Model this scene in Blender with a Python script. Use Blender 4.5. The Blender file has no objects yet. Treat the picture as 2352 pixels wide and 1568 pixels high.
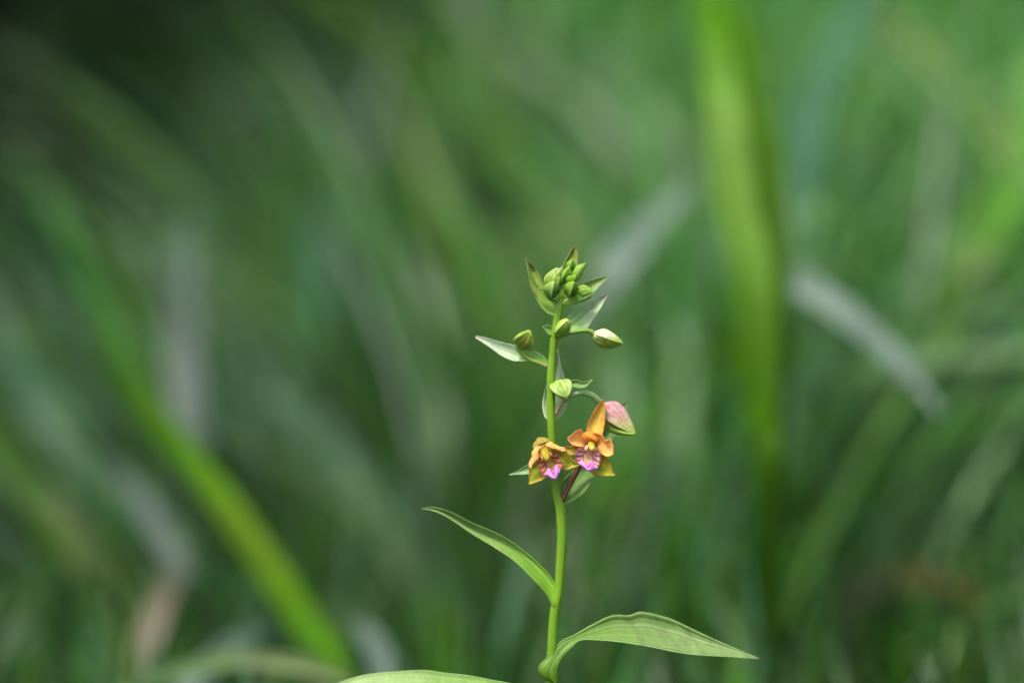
import bpy, math, random
import numpy as np

# ------------------------------------------------------------------ camera, sky, sun, exposure
SC = bpy.context.scene
RNG = np.random.default_rng(7)
random.seed(7)

FRAME = 0.30                       # metres across the frame at the orchid
PXW, PXH = 2352.0, 1568.0          # layout grid used for measuring the photograph
S = FRAME / PXW                    # metres per grid pixel at the orchid
LENS = 100.0
DIST = FRAME * LENS / 36.0         # camera to orchid
PITCH = math.radians(8.0)
LEAN = math.radians(6.0)           # the orchid leans slightly back
ZC = 0.215                         # height of the frame centre on the orchid
CAM = np.array([0.0, -DIST * math.cos(PITCH), ZC + DIST * math.sin(PITCH)])

cam_data = bpy.data.cameras.new("camera")
cam = bpy.data.objects.new("camera", cam_data)
SC.collection.objects.link(cam)
cam.location = CAM
cam.rotation_euler = (math.pi / 2 - PITCH, 0, 0)
cam_data.lens = LENS
cam_data.sensor_width = 36.0
cam_data.clip_start = 0.01
cam_data.clip_end = 400.0
cam_data.dof.use_dof = True
cam_data.dof.focus_distance = DIST - 0.001
cam_data.dof.aperture_fstop = 2.8
SC.camera = cam

SUN_EL, SUN_AZ = math.radians(63), math.radians(-142)    # azimuth measured from +Y towards +X
world = bpy.data.worlds.new("World")
SC.world = world
world.use_nodes = True
wn = world.node_tree
bg = wn.nodes["Background"]
sky = wn.nodes.new("ShaderNodeTexSky")
sky.sky_type = 'NISHITA'
sky.sun_disc = False
sky.sun_elevation = SUN_EL
sky.sun_rotation = SUN_AZ
sky.air_density = 0.85
sky.dust_density = 5.0
sky.ozone_density = 1.0
wn.links.new(sky.outputs[0], bg.inputs[0])
bg.inputs[1].default_value = 0.12

sun_data = bpy.data.lights.new("sun", 'SUN')
sun_data.energy = 1.5
sun_data.angle = math.radians(12)
sun_data.color = (1.0, 0.95, 0.87)
sun = bpy.data.objects.new("sun", sun_data)
SC.collection.objects.link(sun)
from mathutils import Vector
sdir = Vector((math.sin(SUN_AZ) * math.cos(SUN_EL), math.cos(SUN_AZ) * math.cos(SUN_EL), math.sin(SUN_EL)))
sun.rotation_euler = sdir.to_track_quat('Z', 'Y').to_euler()

SC.view_settings.view_transform = 'Standard'
SC.view_settings.look = 'None'
SC.view_settings.exposure = 1.25
SC.view_settings.gamma = 1.0
SC.view_settings.use_curve_mapping = False
SC.render.engine = 'CYCLES'
SC.cycles.use_denoising = True
SC.cycles.use_adaptive_sampling = True
SC.cycles.adaptive_threshold = .02
SC.cycles.max_bounces = 6
SC.cycles.transmission_bounces = 4
SC.cycles.diffuse_bounces = 3

# ------------------------------------------------------------------ measuring helpers
FW = np.array([0.0, math.cos(PITCH), -math.sin(PITCH)])
UPV = np.array([0.0, math.sin(PITCH), math.cos(PITCH)])
RT = np.array([1.0, 0.0, 0.0])

def ray(x, y):
    v = FW * DIST + RT * ((x - PXW / 2) * S) + UPV * ((PXH / 2 - y) * S)
    return v

def W(x, y, d=0.0):
    """grid pixel -> point on the orchid's (slightly leaning) plane, d pixels nearer the viewer"""
    v = ray(x, y)
    t = math.tan(LEAN)
    # y - (z-ZC)*t + d*S = 0
    k = ((CAM[2] - ZC) * t - CAM[1] - d * S) / (v[1] - v[2] * t)
    return CAM + v * k

def WB(x, y, yb):
    """grid pixel -> point standing yb metres behind the orchid"""
    v = ray(x, y)
    return CAM + v * ((yb - CAM[1]) / v[1])

# frames of the enlarged views the orchid was measured in: (x0, y0, scale) to the grid
C1 = (1062.3, 545.5, .18311)
C2 = (1148.5, 832.6, .21972)
C3 = (746.5, 1119.7, .43944)
C4 = (1194.4, 562.7, .10254)
C5 = (1177.1, 976.2, .10986)
C0 = (0.0, 0.0, 1.0)

def P(c, pts, d=0.0):
    """measured points -> n x 3 world points. d: scalar, (start, end), or one value each"""
    n = len(pts)
    if np.isscalar(d):
        dd = [d] * n
    elif len(d) == n and n != 2:
        dd = list(d)
    elif len(d) == 2:
        dd = np.linspace(d[0], d[1], n)
    else:
        dd = np.interp(np.linspace(0, 1, n), np.linspace(0, 1, len(d)), d)
    return np.array([W(c[0] + p[0] * c[2], c[1] + p[1] * c[2], q) for p, q in zip(pts, dd)])

def catmull(p, n, by_length=False):
    p = np.asarray(p, float)
    m = len(p)
    if m == 2:
        t = np.linspace(0, 1, n)[:, None]
        return p[0] * (1 - t) + p[1] * t
    q = np.vstack([2 * p[0] - p[1], p, 2 * p[-1] - p[-2]])
    if by_length:
        s = np.concatenate([[0], np.cumsum(np.linalg.norm(np.diff(p[:, :3], axis=0), axis=1))])
        u = np.interp(np.linspace(0, s[-1], n), s, np.arange(m))
    else:
        u = np.linspace(0, m - 1, n)
    i = np.clip(u.astype(int), 0, m - 2)
    f = (u - i)[:, None]
    a, b, c, d = q[i], q[i + 1], q[i + 2], q[i + 3]
    return 0.5 * (2 * b + (c - a) * f + (2 * a - 5 * b + 4 * c - d) * f ** 2 + (3 * b - a - 3 * c + d) * f ** 3)

def srgb(r, g, b):
    f = lambda v: (v / 255 / 12.92) if v / 255 <= .04045 else ((v / 255 + .055) / 1.055) ** 2.4
    return np.array([f(r), f(g), f(b)])

def smooth(a, b, x):
    t = np.clip((x - a) / (b - a), 0, 1)
    return t * t * (3 - 2 * t)

def mix(a, b, t):
    t = np.asarray(t)[..., None]
    return np.asarray(a) * (1 - t) + np.asarray(b) * t

# ------------------------------------------------------------------ materials
def tissue(name, trans=0.3, rough=0.5, spec=0.35, noise_scale=900.0, var=0.12, bump=0.15, sss=0.0, tint=(1.05, 1.15, 0.6), sheen=0.0, nsat=1.0):
    m = bpy.data.materials.new(name)
    m.use_nodes = True
    nt = m.node_tree
    out = nt.nodes["Material Output"]
    bs = nt.nodes["Principled BSDF"]
    at = nt.nodes.new("ShaderNodeAttribute"); at.attribute_name = "Col"
    tc = nt.nodes.new("ShaderNodeTexCoord")
    nz = nt.nodes.new("ShaderNodeTexNoise"); nz.inputs["Scale"].default_value = noise_scale; nz.inputs["Detail"].default_value = 4
    nt.links.new(tc.outputs["Object"], nz.inputs["Vector"])
    mr = nt.nodes.new("ShaderNodeMapRange")
    mr.inputs["From Min"].default_value = .3; mr.inputs["From Max"].default_value = .7
    mr.inputs["To Min"].default_value = 1 - var; mr.inputs["To Max"].default_value = 1 + var
    nt.links.new(nz.outputs[0], mr.inputs[0])
    mu = nt.nodes.new("ShaderNodeVectorMath"); mu.operation = 'SCALE'
    nt.links.new(at.outputs["Color"], mu.inputs[0]); nt.links.new(mr.outputs[0], mu.inputs["Scale"])
    nt.links.new(mu.outputs[0], bs.inputs["Base Color"])
    bs.inputs["Roughness"].default_value = rough
    bs.inputs["Specular IOR Level"].default_value = spec
    if sss:
        bs.inputs["Subsurface Weight"].default_value = sss
        bs.inputs["Subsurface Radius"].default_value = (1.0, .6, .25)
        bs.inputs["Subsurface Scale"].default_value = .0012
    if sheen:
        bs.inputs["Sheen Weight"].default_value = sheen
        bs.inputs["Sheen Roughness"].default_value = .4
    bp = nt.nodes.new("ShaderNodeBump"); bp.inputs["Strength"].default_value = bump; bp.inputs["Distance"].default_value = .0002
    nt.links.new(nz.outputs[0], bp.inputs["Height"]); nt.links.new(bp.outputs[0], bs.inputs["Normal"])
    if trans > 0:
        tr = nt.nodes.new("ShaderNodeBsdfTranslucent")
        tm = nt.nodes.new("ShaderNodeVectorMath"); tm.operation = 'MULTIPLY'; tm.inputs[1].default_value = tint
        nt.links.new(mu.outputs[0], tm.inputs[0]); nt.links.new(tm.outputs[0], tr.inputs["Color"])
        mx = nt.nodes.new("ShaderNodeMixShader"); mx.inputs[0].default_value = trans
        nt.links.new(bs.outputs[0], mx.inputs[1]); nt.links.new(tr.outputs[0], mx.inputs[2])
        nt.links.new(mx.outputs[0], out.inputs["Surface"])
    return m

M_LEAF = tissue("orchid_leaf", trans=.32, rough=.46, spec=.36, var=.10, sheen=.03)
M_STEM = tissue("orchid_stem", trans=0, rough=.45, spec=.4, var=.06, sss=.25, sheen=.05)
M_BUD = tissue("orchid_bud", trans=.12, rough=.5, spec=.35, noise_scale=900, var=.22, bump=.55, sss=.1)
M_PETAL = tissue("orchid_petal", trans=.38, rough=.62, spec=.18, noise_scale=500, var=.20, bump=.35, sss=.08, tint=(1.15, 1.0, .7))
M_LIP = tissue("orchid_lip", trans=.2, rough=.35, spec=.45, noise_scale=1500, var=.05, bump=.1, sss=.2, tint=(1.05, 1.0, .95))
M_GRASS = tissue("grass_blade", trans=.38, rough=.40, spec=.42, noise_scale=60, var=.22, bump=.05, tint=(1.1, 1.3, .35))
M_LUSH = tissue("lush_blade", trans=.45, rough=.55, spec=.1, noise_scale=60, var=.15, bump=.05, tint=(1.0, 1.35, .15))
M_DEAD = tissue("dry_blade", trans=.2, rough=.7, spec=.2, noise_scale=80, var=.25, tint=(1, 1, .9))

# ------------------------------------------------------------------ mesh helpers
def link(o, parent=None):
    SC.collection.objects.link(o)
    if parent is not None:
        o.parent = parent
    return o

def grid_mesh(name, pos, col, mat, parent=None, thick=0.0, wrap=False):
    nu, nv = pos.shape[:2]
    me = bpy.data.meshes.new(name)
    idx = np.arange(nu * nv).reshape(nu, nv)
    if wrap:
        nxt = np.roll(idx, -1, axis=1)
        f = np.stack([idx[:-1], idx[1:], nxt[1:], nxt[:-1]], -1).reshape(-1, 4)
    else:
        f = np.stack([idx[:-1, :-1], idx[1:, :-1], idx[1:, 1:], idx[:-1, 1:]], -1).reshape(-1, 4)
    fast_mesh(me, pos.reshape(-1, 3), f, np.broadcast_to(col, pos.shape).reshape(-1, 3))
    me.materials.append(mat)
    o = link(bpy.data.objects.new(name, me), parent)
    if thick:
        md = o.modifiers.new("thickness", 'SOLIDIFY'); md.thickness = thick; md.offset = 0
    return o

def fast_mesh(me, v, f, col):
    v = np.ascontiguousarray(v, np.float32); f = np.ascontiguousarray(f, np.int32)
    me.vertices.add(len(v)); me.vertices.foreach_set("co", v.ravel())
    k = f.shape[1]
    me.loops.add(f.size); me.loops.foreach_set("vertex_index", f.ravel())
    me.polygons.add(len(f)); me.polygons.foreach_set("loop_start", np.arange(0, f.size, k, dtype=np.int32))
    me.polygons.foreach_set("loop_total", np.full(len(f), k, np.int32))
    me.update(calc_edges=True)
    me.polygons.foreach_set("use_smooth", np.ones(len(f), bool))
    ca = me.color_attributes.new("Col", 'FLOAT_COLOR', 'POINT')
    rgba = np.ones((len(v), 4), np.float32); rgba[:, :3] = np.clip(col, 0, 1)
    ca.data.foreach_set("color", rgba.ravel())

def normals(pos):
    du = np.gradient(pos, axis=0); dv = np.gradient(pos, axis=1)
    n = np.cross(du, dv)
    return n / (np.linalg.norm(n, axis=-1, keepdims=True) + 1e-12)

def blade_of(name, A, M, B, colf, mat, parent, nu=40, nv=17, thick=.00014, veins=0, vein_amp=.00012, ruffle=0.0, seed=0):
    """leaf, bract, sepal or petal lofted edge - midrib - edge. colf(u, v, pos) -> colour"""
    same = len(A) == len(B) == len(M)
    a, b, m = (catmull(q, nu, not same) for q in (A, B, M))
    v = np.linspace(0, 1, nv)
    u = np.linspace(0, 1, nu)
    pos = (a[:, None] * ((1 - v) * (1 - 2 * v))[None, :, None] + m[:, None] * (4 * v * (1 - v))[None, :, None]
           + b[:, None] * (v * (2 * v - 1))[None, :, None])
    U, V = np.meshgrid(u, v, indexing='ij')
    n = normals(pos)
    if veins:
        h = np.cos((V - .5 + .012 * np.sin(V * 29 + 1)) * 2 * math.pi * veins) * (.6 + .5 * np.sin(V * 13 + 2)) * vein_amp * np.sin(np.pi * np.clip(U, .02, .98)) ** .5
        h -= vein_amp * 2.2 * np.exp(-((V - .5) / .035) ** 2)
        pos = pos + n * h[..., None]
    if ruffle:
        r = np.random.default_rng(seed)
        ph = r.uniform(0, 6.28, 4)
        w = np.abs(2 * V - 1) ** 2
        h = ruffle * w * (np.sin(U * 9 + ph[0] + 3 * (V > .5)) + .6 * np.sin(U * 21 + ph[1] + 2 * (V > .5)))
        pos = pos + n * h[..., None]
    col = colf(U, V, pos)
    return grid_mesh(name, pos, col, mat, parent, thick)

def tube(name, pts, rad, colf, mat, parent, n=60, nt=16, ribs=0.0):
    c = catmull(pts, n); r = catmull(np.column_stack([rad, rad, rad]), n)[:, 0]
    t = np.gradient(c, axis=0); t /= np.linalg.norm(t, axis=1, keepdims=True)
    ref = np.array([0.0, -1.0, 0.12])
    e1 = np.cross(t, ref); e1 /= np.linalg.norm(e1, axis=1, keepdims=True)
    e2 = np.cross(e1, t)
    th = np.linspace(0, 2 * math.pi, nt, endpoint=False)
    rr = r[:, None] * (1 + ribs * np.cos(5 * th)[None])
    rr[0] *= .02; rr[-1] *= .02
    c2 = c.copy(); c2[0] = c[1] - (c[1] - c[0]) * .3; c2[-1] = c[-2] + (c[-1] - c[-2]) * .3
    pos = c2[:, None] + rr[..., None] * (np.cos(th)[None, :, None] * e1[:, None] + np.sin(th)[None, :, None] * e2[:, None])
    U, V = np.meshgrid(np.linspace(0, 1, n), th, indexing='ij')
    return grid_mesh(name, pos, colf(U, V, pos), mat, parent, wrap=True)

def bud(base, tip, rad, colf, parent, phase=0.0, name="flower_bud", keel=.13, blunt=.75, flat=1.0, mat=None, fat=.8, tri_amt=.75, tipw=.0):
    """three keeled sepals closed round each other"""
    nu, nt = 34, 60
    ax = tip - base; L = np.linalg.norm(ax); ax = ax / L
    ref = np.array([0.0, -1.0, 0.0]) - ax * (-ax[1])
    if np.linalg.norm(ref) < .25: ref = np.array([0, 0, 1.0]) - ax * ax[2]
    e2 = ref / np.linalg.norm(ref); e1 = np.cross(e2, ax)
    u = np.linspace(0, 1, nu); th = np.linspace(0, 2 * math.pi, nt, endpoint=False)
    U, T = np.meshgrid(u, th, indexing='ij')
    prof = np.sin(math.pi * U ** fat) ** blunt * (1 - .12 * U)
    k = (T - phase) * 3 / (2 * math.pi); fr = k - np.floor(k)             # 0..1 inside one sepal
    dk = np.minimum(fr, 1 - fr) * 2                                       # 0 at keel
    keelh = keel * np.exp(-(dk / .22) ** 2)
    ang = (fr - np.round(fr)) * 2 * math.pi / 3
    tri = .5 / np.cos(math.pi / 3 - np.abs(ang))                          # trigonal section, corners at the keels
    tri_w = tri_amt * smooth(.0, .25, U)
    seam = np.exp(-((fr - .5) / .05) ** 2)
    step = .10 * smooth(.5, .54, fr) * (1 - smooth(.6, .95, fr))
    ridge = .032 * np.cos(fr * 2 * math.pi * 4)
    r = rad * prof * (1 - tri_w + tri_w * (tri * 1.22 + .05)) * (1 + keelh - .13 * seam + step + ridge)
    lum = .035 * np.sin(T * 2 + phase * 5 + U * 4) + .025 * np.sin(T * 5 + U * 9 + phase * 3) + .012 * np.sin(T * 11 + U * 17)
    r = r * (1 + lum * smooth(.05, .3, U))
    bend = .07 * L * smooth(.55, 1, U) * math.sin(phase * 7 + 1)
    pos = base + ax * (L * U)[..., None] + e1 * (r * np.cos(T) + bend)[..., None] + e2 * (r * np.sin(T) * flat)[..., None]
    col = colf(U, fr, pos)
    return grid_mesh(name, pos, col, mat or M_BUD, parent, wrap=True)

# ------------------------------------------------------------------ the ground
def ground_z(x, y):
    x = np.asarray(x, float); y = np.asarray(y, float)
    rise = np.maximum(0, y - .35)
    slope = .045 + .22 * smooth(-.45, .35, x / (1 + .5 * np.maximum(y, 0)))
    z = slope * rise ** 1.12 * (1 - smooth(3.0, 9.0, y)) + smooth(3.0, 9.0, y) * 1.55
    far = smooth(20, 120, np.abs(y) + np.abs(x))
    z = z * (1 - far) + 1.2 * far * (y > 0)
    z = z + .012 * np.sin(x * 9 + 1.3 * y) * np.sin(y * 7 - x * 2) + .006 * np.sin(x * 31 + 2) * np.sin(y * 27)
    near = np.exp(-((x / .2) ** 2 + (y / .25) ** 2))
    return z * (1 - near)

def build_ground():
    def axis(lim):
        fine = np.linspace(-3.5, 4.5, 161)
        out = np.geomspace(4.7, lim, 24)
        return np.concatenate([-(out[::-1]), fine, out])
    ax = axis(300)
    X, Y = np.meshgrid(ax, ax, indexing='ij')
    pos = np.stack([X, Y, ground_z(X, Y)], -1)
    m = bpy.data.materials.new("meadow_soil"); m.use_nodes = True
    nt = m.node_tree; bs = nt.nodes["Principled BSDF"]; bs.inputs["Roughness"].default_value = .95
    tc = nt.nodes.new("ShaderNodeTexCoord")
    nz = nt.nodes.new("ShaderNodeTexNoise"); nz.inputs["Scale"].default_value = 7; nz.inputs["Detail"].default_value = 8
    nt.links.new(tc.outputs["Object"], nz.inputs["Vector"])
    cr = nt.nodes.new("ShaderNodeValToRGB")
    cr.color_ramp.elements[0].position = .32; cr.color_ramp.elements[0].color = (.012, .018, .006, 1)
    cr.color_ramp.elements[1].position = .70; cr.color_ramp.elements[1].color = (.035, .055, .022, 1)
    e = cr.color_ramp.elements.new(.52); e.color = (.020, .040, .010, 1)
    nt.links.new(nz.outputs[0], cr.inputs[0]); nt.links.new(cr.outputs[0], bs.inputs["Base Color"])
    bp = nt.nodes.new("ShaderNodeBump"); bp.inputs["Distance"].default_value = .02
    nt.links.new(nz.outputs[0], bp.inputs["Height"]); nt.links.new(bp.outputs[0], bs.inputs["Normal"])
    o = grid_mesh("ground", pos, np.array([.03, .04, .02]), m)
    o["kind"] = "structure"
    return o

build_ground()

# ------------------------------------------------------------------ the meadow grass (uncountable)
G_BRIGHT = np.array([.080, .235, .012])
G_MID = np.array([.038, .135, .022])
G_DARK = np.array([.030, .075, .018])
G_GREY = np.array([.135, .195, .155])
G_TEAL = np.array([.056, .165, .080])
G_OLIVE = np.array([.105, .165, .022])
G_TAN = np.array([.300, .255, .185])
G_PALE = np.array([.098, .225, .070])

def many_blades(name, root, h, w, lean_dir, lean, droop, col, mat, nseg=6, kind="stuff", label=None, cat=None):
    n = len(root)
    u = np.linspace(0, 1, nseg + 1)
    ld = np.stack([np.cos(lean_dir), np.sin(lean_dir), np.zeros(n)], -1)
    ang = lean[:, None] + droop[:, None] * u[None] ** 1.4             # from vertical
    seg = h[:, None] / nseg
    dx = np.concatenate([np.zeros((n, 1)), np.cumsum(np.sin(ang[:, :-1]) * seg, 1)], 1)
    dz = np.concatenate([np.zeros((n, 1)), np.cumsum(np.cos(ang[:, :-1]) * seg, 1)], 1)
    c = root[:, None] + ld[:, None] * dx[..., None] + np.array([0, 0, 1.0]) * dz[..., None]
    side = np.stack([-np.sin(lean_dir), np.cos(lean_dir), np.zeros(n)], -1)
    tw = RNG.normal(0, .5, n)
    sd = side * np.cos(tw)[:, None] + ld * np.sin(tw)[:, None]
    wu = np.minimum(1, (1 - u) * 2.2 + .02) * np.minimum(1, .55 + u * 2)
    ww = (w[:, None] * wu[None] * .5)[..., None]
    L = c - sd[:, None] * ww
    R = c + sd[:, None] * ww
    v = np.stack([L, R], 2).reshape(n, -1, 3)                          # n, (nseg+1)*2
    nvb = (nseg + 1) * 2
    base = (np.arange(n) * nvb)[:, None, None]
    k = np.arange(nseg)[:, None] * 2
    f = (base + (k + np.array([0, 1, 3, 2]))[None]).reshape(-1, 4)
    shade = (.8 + .3 * u)
    cc = (col[:, None, None] * np.ones((1, nseg + 1, 2, 1)))
    me = bpy.data.meshes.new(name)
    fast_mesh(me, v.reshape(-1, 3), f, cc.reshape(-1, 3))
    me.materials.append(mat)
    o = link(bpy.data.objects.new(name, me))
    if kind: o["kind"] = kind
    if label: o["label"] = label; o["category"] = cat
    return o

def meadow():
    # clumps across the bank and, kept short, round the orchid's foot
    ncl = 1500
    cx = RNG.uniform(-1.7, 1.7, ncl); cy = .50 + 3.1 * RNG.random(ncl) ** 1.2
    root, h, w, ld, le, dr, col = [], [], [], [], [], [], []
    pal = np.stack([G_BRIGHT, G_MID, G_DARK, G_TEAL, G_OLIVE, G_PALE, G_GREY, G_TAN])
    for x, y in zip(cx, cy):
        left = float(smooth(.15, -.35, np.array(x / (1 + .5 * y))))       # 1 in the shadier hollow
        if left > .35 and y > .62 and random.random() < .8 + .15 * min(1, (y - .62) / .5): continue
        if left > .3 and y < .8 and random.random() < .8: continue
        k = random.randint(9, 18)
        r = RNG.normal(0, .018, (k, 2))
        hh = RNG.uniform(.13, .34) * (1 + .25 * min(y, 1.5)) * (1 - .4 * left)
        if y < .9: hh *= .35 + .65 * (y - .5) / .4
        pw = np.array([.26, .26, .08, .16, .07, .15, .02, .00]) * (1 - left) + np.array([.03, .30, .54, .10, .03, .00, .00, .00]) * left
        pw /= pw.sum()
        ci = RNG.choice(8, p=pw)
        bias = math.pi if x < 0 else random.choice([0.0, math.pi])
        for j in range(k):
            gx, gy = x + r[j, 0], y + r[j, 1]
            root.append((gx, gy, float(ground_z(gx, gy)) - .01))
            h.append(hh * random.uniform(.6, 1.2)); w.append(random.uniform(.004, .0105))
            ld.append(bias + random.gauss(0, 1.0)); le.append(abs(random.gauss(.3, .28))); dr.append(random.uniform(.3, 2.0))
            cj = ci if random.random() < .6 else RNG.choice(8, p=pw)
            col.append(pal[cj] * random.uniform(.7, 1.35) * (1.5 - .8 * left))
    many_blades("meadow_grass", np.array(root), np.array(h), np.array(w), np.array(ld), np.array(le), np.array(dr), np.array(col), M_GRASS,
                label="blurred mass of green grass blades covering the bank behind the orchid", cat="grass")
    # finer arching blades nearer the orchid, leaning with the slope
    n = 8500
    y = .42 + 1.15 * RNG.random(n) ** .8; x = RNG.uniform(-1.5, 1.5, n)
    keep = ~((x / (1 + .5 * y) < -.06) & (y > .60) & (RNG.random(n) < .92)) & ((y > .55) | (RNG.random(n) < .6))
    x, y = x[keep], y[keep]; n = len(x)
    # tufts: pull blades together
    tx, ty = np.round(x / .05) * .05, np.round(y / .05) * .05
    j = RNG.normal(0, .010, (2, n)); off = .02 * np.stack([np.sin(tx * 91 + ty * 57), np.cos(tx * 63 - ty * 77)])
    x, y = tx + off[0] + j[0], ty + off[1] + j[1]
    root = np.stack([x, y, ground_z(x, y) - .008], -1)
    tuft = np.abs(np.sin(tx * 127.1 + ty * 311.7) * 43758.5) % 1.0
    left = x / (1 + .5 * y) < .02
    ld = np.where(left, math.pi + RNG.normal(0, .55, n), np.where(tuft < .5, RNG.normal(0, .7, n), math.pi + RNG.normal(0, .8, n)))
    le = np.abs(RNG.normal(np.where(left, .5, .4), .2)); dr = RNG.uniform(.1, 1.0, n) * np.where(left, 1.0, 2.1)
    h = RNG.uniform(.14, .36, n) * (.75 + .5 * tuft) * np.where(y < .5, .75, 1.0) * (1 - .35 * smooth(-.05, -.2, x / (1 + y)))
    w = RNG.uniform(.0018, .0052, n)
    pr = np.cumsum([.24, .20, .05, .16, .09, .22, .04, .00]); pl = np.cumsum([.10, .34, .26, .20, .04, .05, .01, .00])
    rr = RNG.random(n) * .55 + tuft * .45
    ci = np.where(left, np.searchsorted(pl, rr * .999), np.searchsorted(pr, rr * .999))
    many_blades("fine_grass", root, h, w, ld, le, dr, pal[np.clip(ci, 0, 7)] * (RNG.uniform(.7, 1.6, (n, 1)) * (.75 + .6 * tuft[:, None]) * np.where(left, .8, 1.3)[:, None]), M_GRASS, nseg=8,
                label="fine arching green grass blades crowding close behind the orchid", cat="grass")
    # thin pale streaking blades fanning out of a few tufts
    cen = [(.10, .40, 0.1), (.17, .46, .5), (.24, .42, 2.6), (.30, .55, 2.9), (.13, .62, .3), (.36, .5, 2.7), (.05, .58, 2.4), (-.06, .5, 2.9), (-.14, .46, 2.8), (-.2, .55, 2.9), (-.1, .66, 2.6), (.22, .75, .2), (-.27, .5, 2.8), (.33, .72, 2.9), (.02, .8, .4), (.42, .62, 2.8), (.28, .9, .4), (.14, .95, 2.5)]
    ro, hh, ww, dd, ll, rr_, cc_ = [], [], [], [], [], [], []
    for cx_, cy_, dirn in cen:
        for q in range(34):
            gx, gy = cx_ + random.gauss(0, .035), cy_ + random.gauss(0, .04)
            ro.append((gx, gy, float(ground_z(gx, gy)) - .008)); hh.append(random.uniform(.20, .44)); ww.append(random.uniform(.0018, .0048))
            dd.append(dirn + random.gauss(0, .45)); ll.append(abs(random.gauss(.45, .25))); rr_.append(random.uniform(.4, 2.2))
            base_c = random.choice([G_PALE * 1.3, G_PALE, G_BRIGHT * 1.1, G_TEAL * 1.2, G_MID * 1.2, G_GREY * .9])
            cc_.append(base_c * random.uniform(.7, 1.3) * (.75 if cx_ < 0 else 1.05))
    many_blades("tufted_grass", np.array(ro), np.array(hh), np.array(ww), np.array(dd), np.array(ll), np.array(rr_), np.array(cc_), M_GRASS, nseg=10,
                label="thin pale grass blades fanning out of tufts between orchid and bank", cat="grass")
    # short turf in front of and beside the plant
    n = 13000
    x = RNG.uniform(-1.6, 1.6, n); y = RNG.uniform(-1.5, .85, n)
    x = np.concatenate([x, RNG.uniform(-.6, .6, 7000)]); y = np.concatenate([y, RNG.uniform(.12, .95, 7000)])
    keep = (np.hypot(x, y) > .02)
    x, y = x[keep], y[keep]; n = len(x)
    root = np.stack([x, y, ground_z(x, y) - .004], -1)
    ci = RNG.choice(8, n, p=[.1, .36, .34, .1, .06, .03, .01, .00])
    many_blades("short_turf", root, RNG.uniform(.03, .075, n) * np.where(y > .12, 1.4, 1.0), RNG.uniform(.002, .005, n), RNG.uniform(0, 6.28, n), np.abs(RNG.normal(.2, .25, n)),
                RNG.uniform(0, 1.4, n), pal[ci] * RNG.uniform(.7, 1.2, (n, 1)), M_GRASS, nseg=4,
                label="short green turf around the foot of the orchid", cat="grass")

meadow()

# ------------------------------------------------------------------ single blades that can be told apart
def grass_blade(label, cols, wpx, path, yb, roll=0.0, taper=(.35, .02), keel=.18, group=None, mat=None, root=True, name="grass_blade", cat="grass blade", stalk=False):
    """path from the foot to the tip in grid pixels; yb metres behind the orchid (foot, tip)"""
    n = len(path)
    yb = list(yb)
    if path[-1][1] < path[0][1] - 60: yb[-1] += .06
    ys = np.interp(np.linspace(0, 1, n), np.linspace(0, 1, len(yb)), yb)
    pts = [WB(p[0], p[1], q) for p, q in zip(path, ys)]
    foot = 0.0
    if root:
        p0, p1 = pts[0], pts[1]
        gz = float(ground_z(p0[0], p0[1]))
        if p0[2] > gz + .02:
            hgt = p0[2] - gz
            dx = np.clip((p0[0] - p1[0]) / max(1e-3, abs(p0[2] - p1[2])), -.6, .6)
            f = np.array([p0[0] + dx * hgt * .6, p0[1] + .02, 0]); f[2] = float(ground_z(f[0], f[1])) - .01
            h1 = p0 * .5 + f * .5 + np.array([dx * hgt * .1, 0, 0])
            lv = sum(np.linalg.norm(np.diff(np.array(pts), axis=0), axis=1)); lf = np.linalg.norm(p0 - f)
            foot = lf / (lf + lv)
            pts = [f, h1] + pts
    nu, nv = 40, 7
    c = catmull(pts, nu, True)
    t = np.gradient(c, axis=0); t /= np.linalg.norm(t, axis=1, keepdims=True)
    view = c - CAM; view /= np.linalg.norm(view, axis=1, keepdims=True)
    s = np.cross(view, t); s /= np.linalg.norm(s, axis=1, keepdims=True)
    nrm = np.cross(s, t)
    u = np.linspace(0, 1, nu)
    rl = roll + .25 * np.sin(u * 4 + len(label))
    s2 = s * np.cos(rl)[:, None] + nrm * np.sin(rl)[:, None]
    n2 = np.cross(s2, t)
    w = wpx * S * (DIST + float(np.mean(ys))) / DIST
    a, b = taper
    wu = np.clip((1 - u) / a, 0, 1) ** .8 * (1 - b) + b * .5
    wu *= .6 + .4 * smooth(0, .25, u)
    if foot > 0 and stalk: wu *= .45 + .55 * smooth(foot * .7, foot * 1.2 + .1, u)
    if foot > 0 and not stalk: wu *= .28 + .72 * smooth(foot * .8, foot * 1.05 + .05, u)
    v = np.linspace(-1, 1, nv)
    pos = c[:, None] + s2[:, None] * (w * .5 * wu[:, None] * v[None])[..., None] + n2[:, None] * (w * keel * wu[:, None] * (np.abs(v)[None] - .5))[..., None]
    cols = np.array(cols, float).reshape(-1, 3)
    cc = np.stack([np.interp(u, np.linspace(0, 1, len(cols)), cols[:, k]) for k in range(3)], -1)
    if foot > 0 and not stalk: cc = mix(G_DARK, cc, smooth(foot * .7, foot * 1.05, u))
    col = cc[:, None] * (1 - .12 * np.exp(-(v / .2) ** 2))[None, :, None] * np.ones((nu, nv, 1))
    o = grid_mesh(name, pos, col, mat or M_GRASS, None, .0003)
    o["label"] = label; o["category"] = cat
    if group: o["group"] = group
    return o

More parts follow.
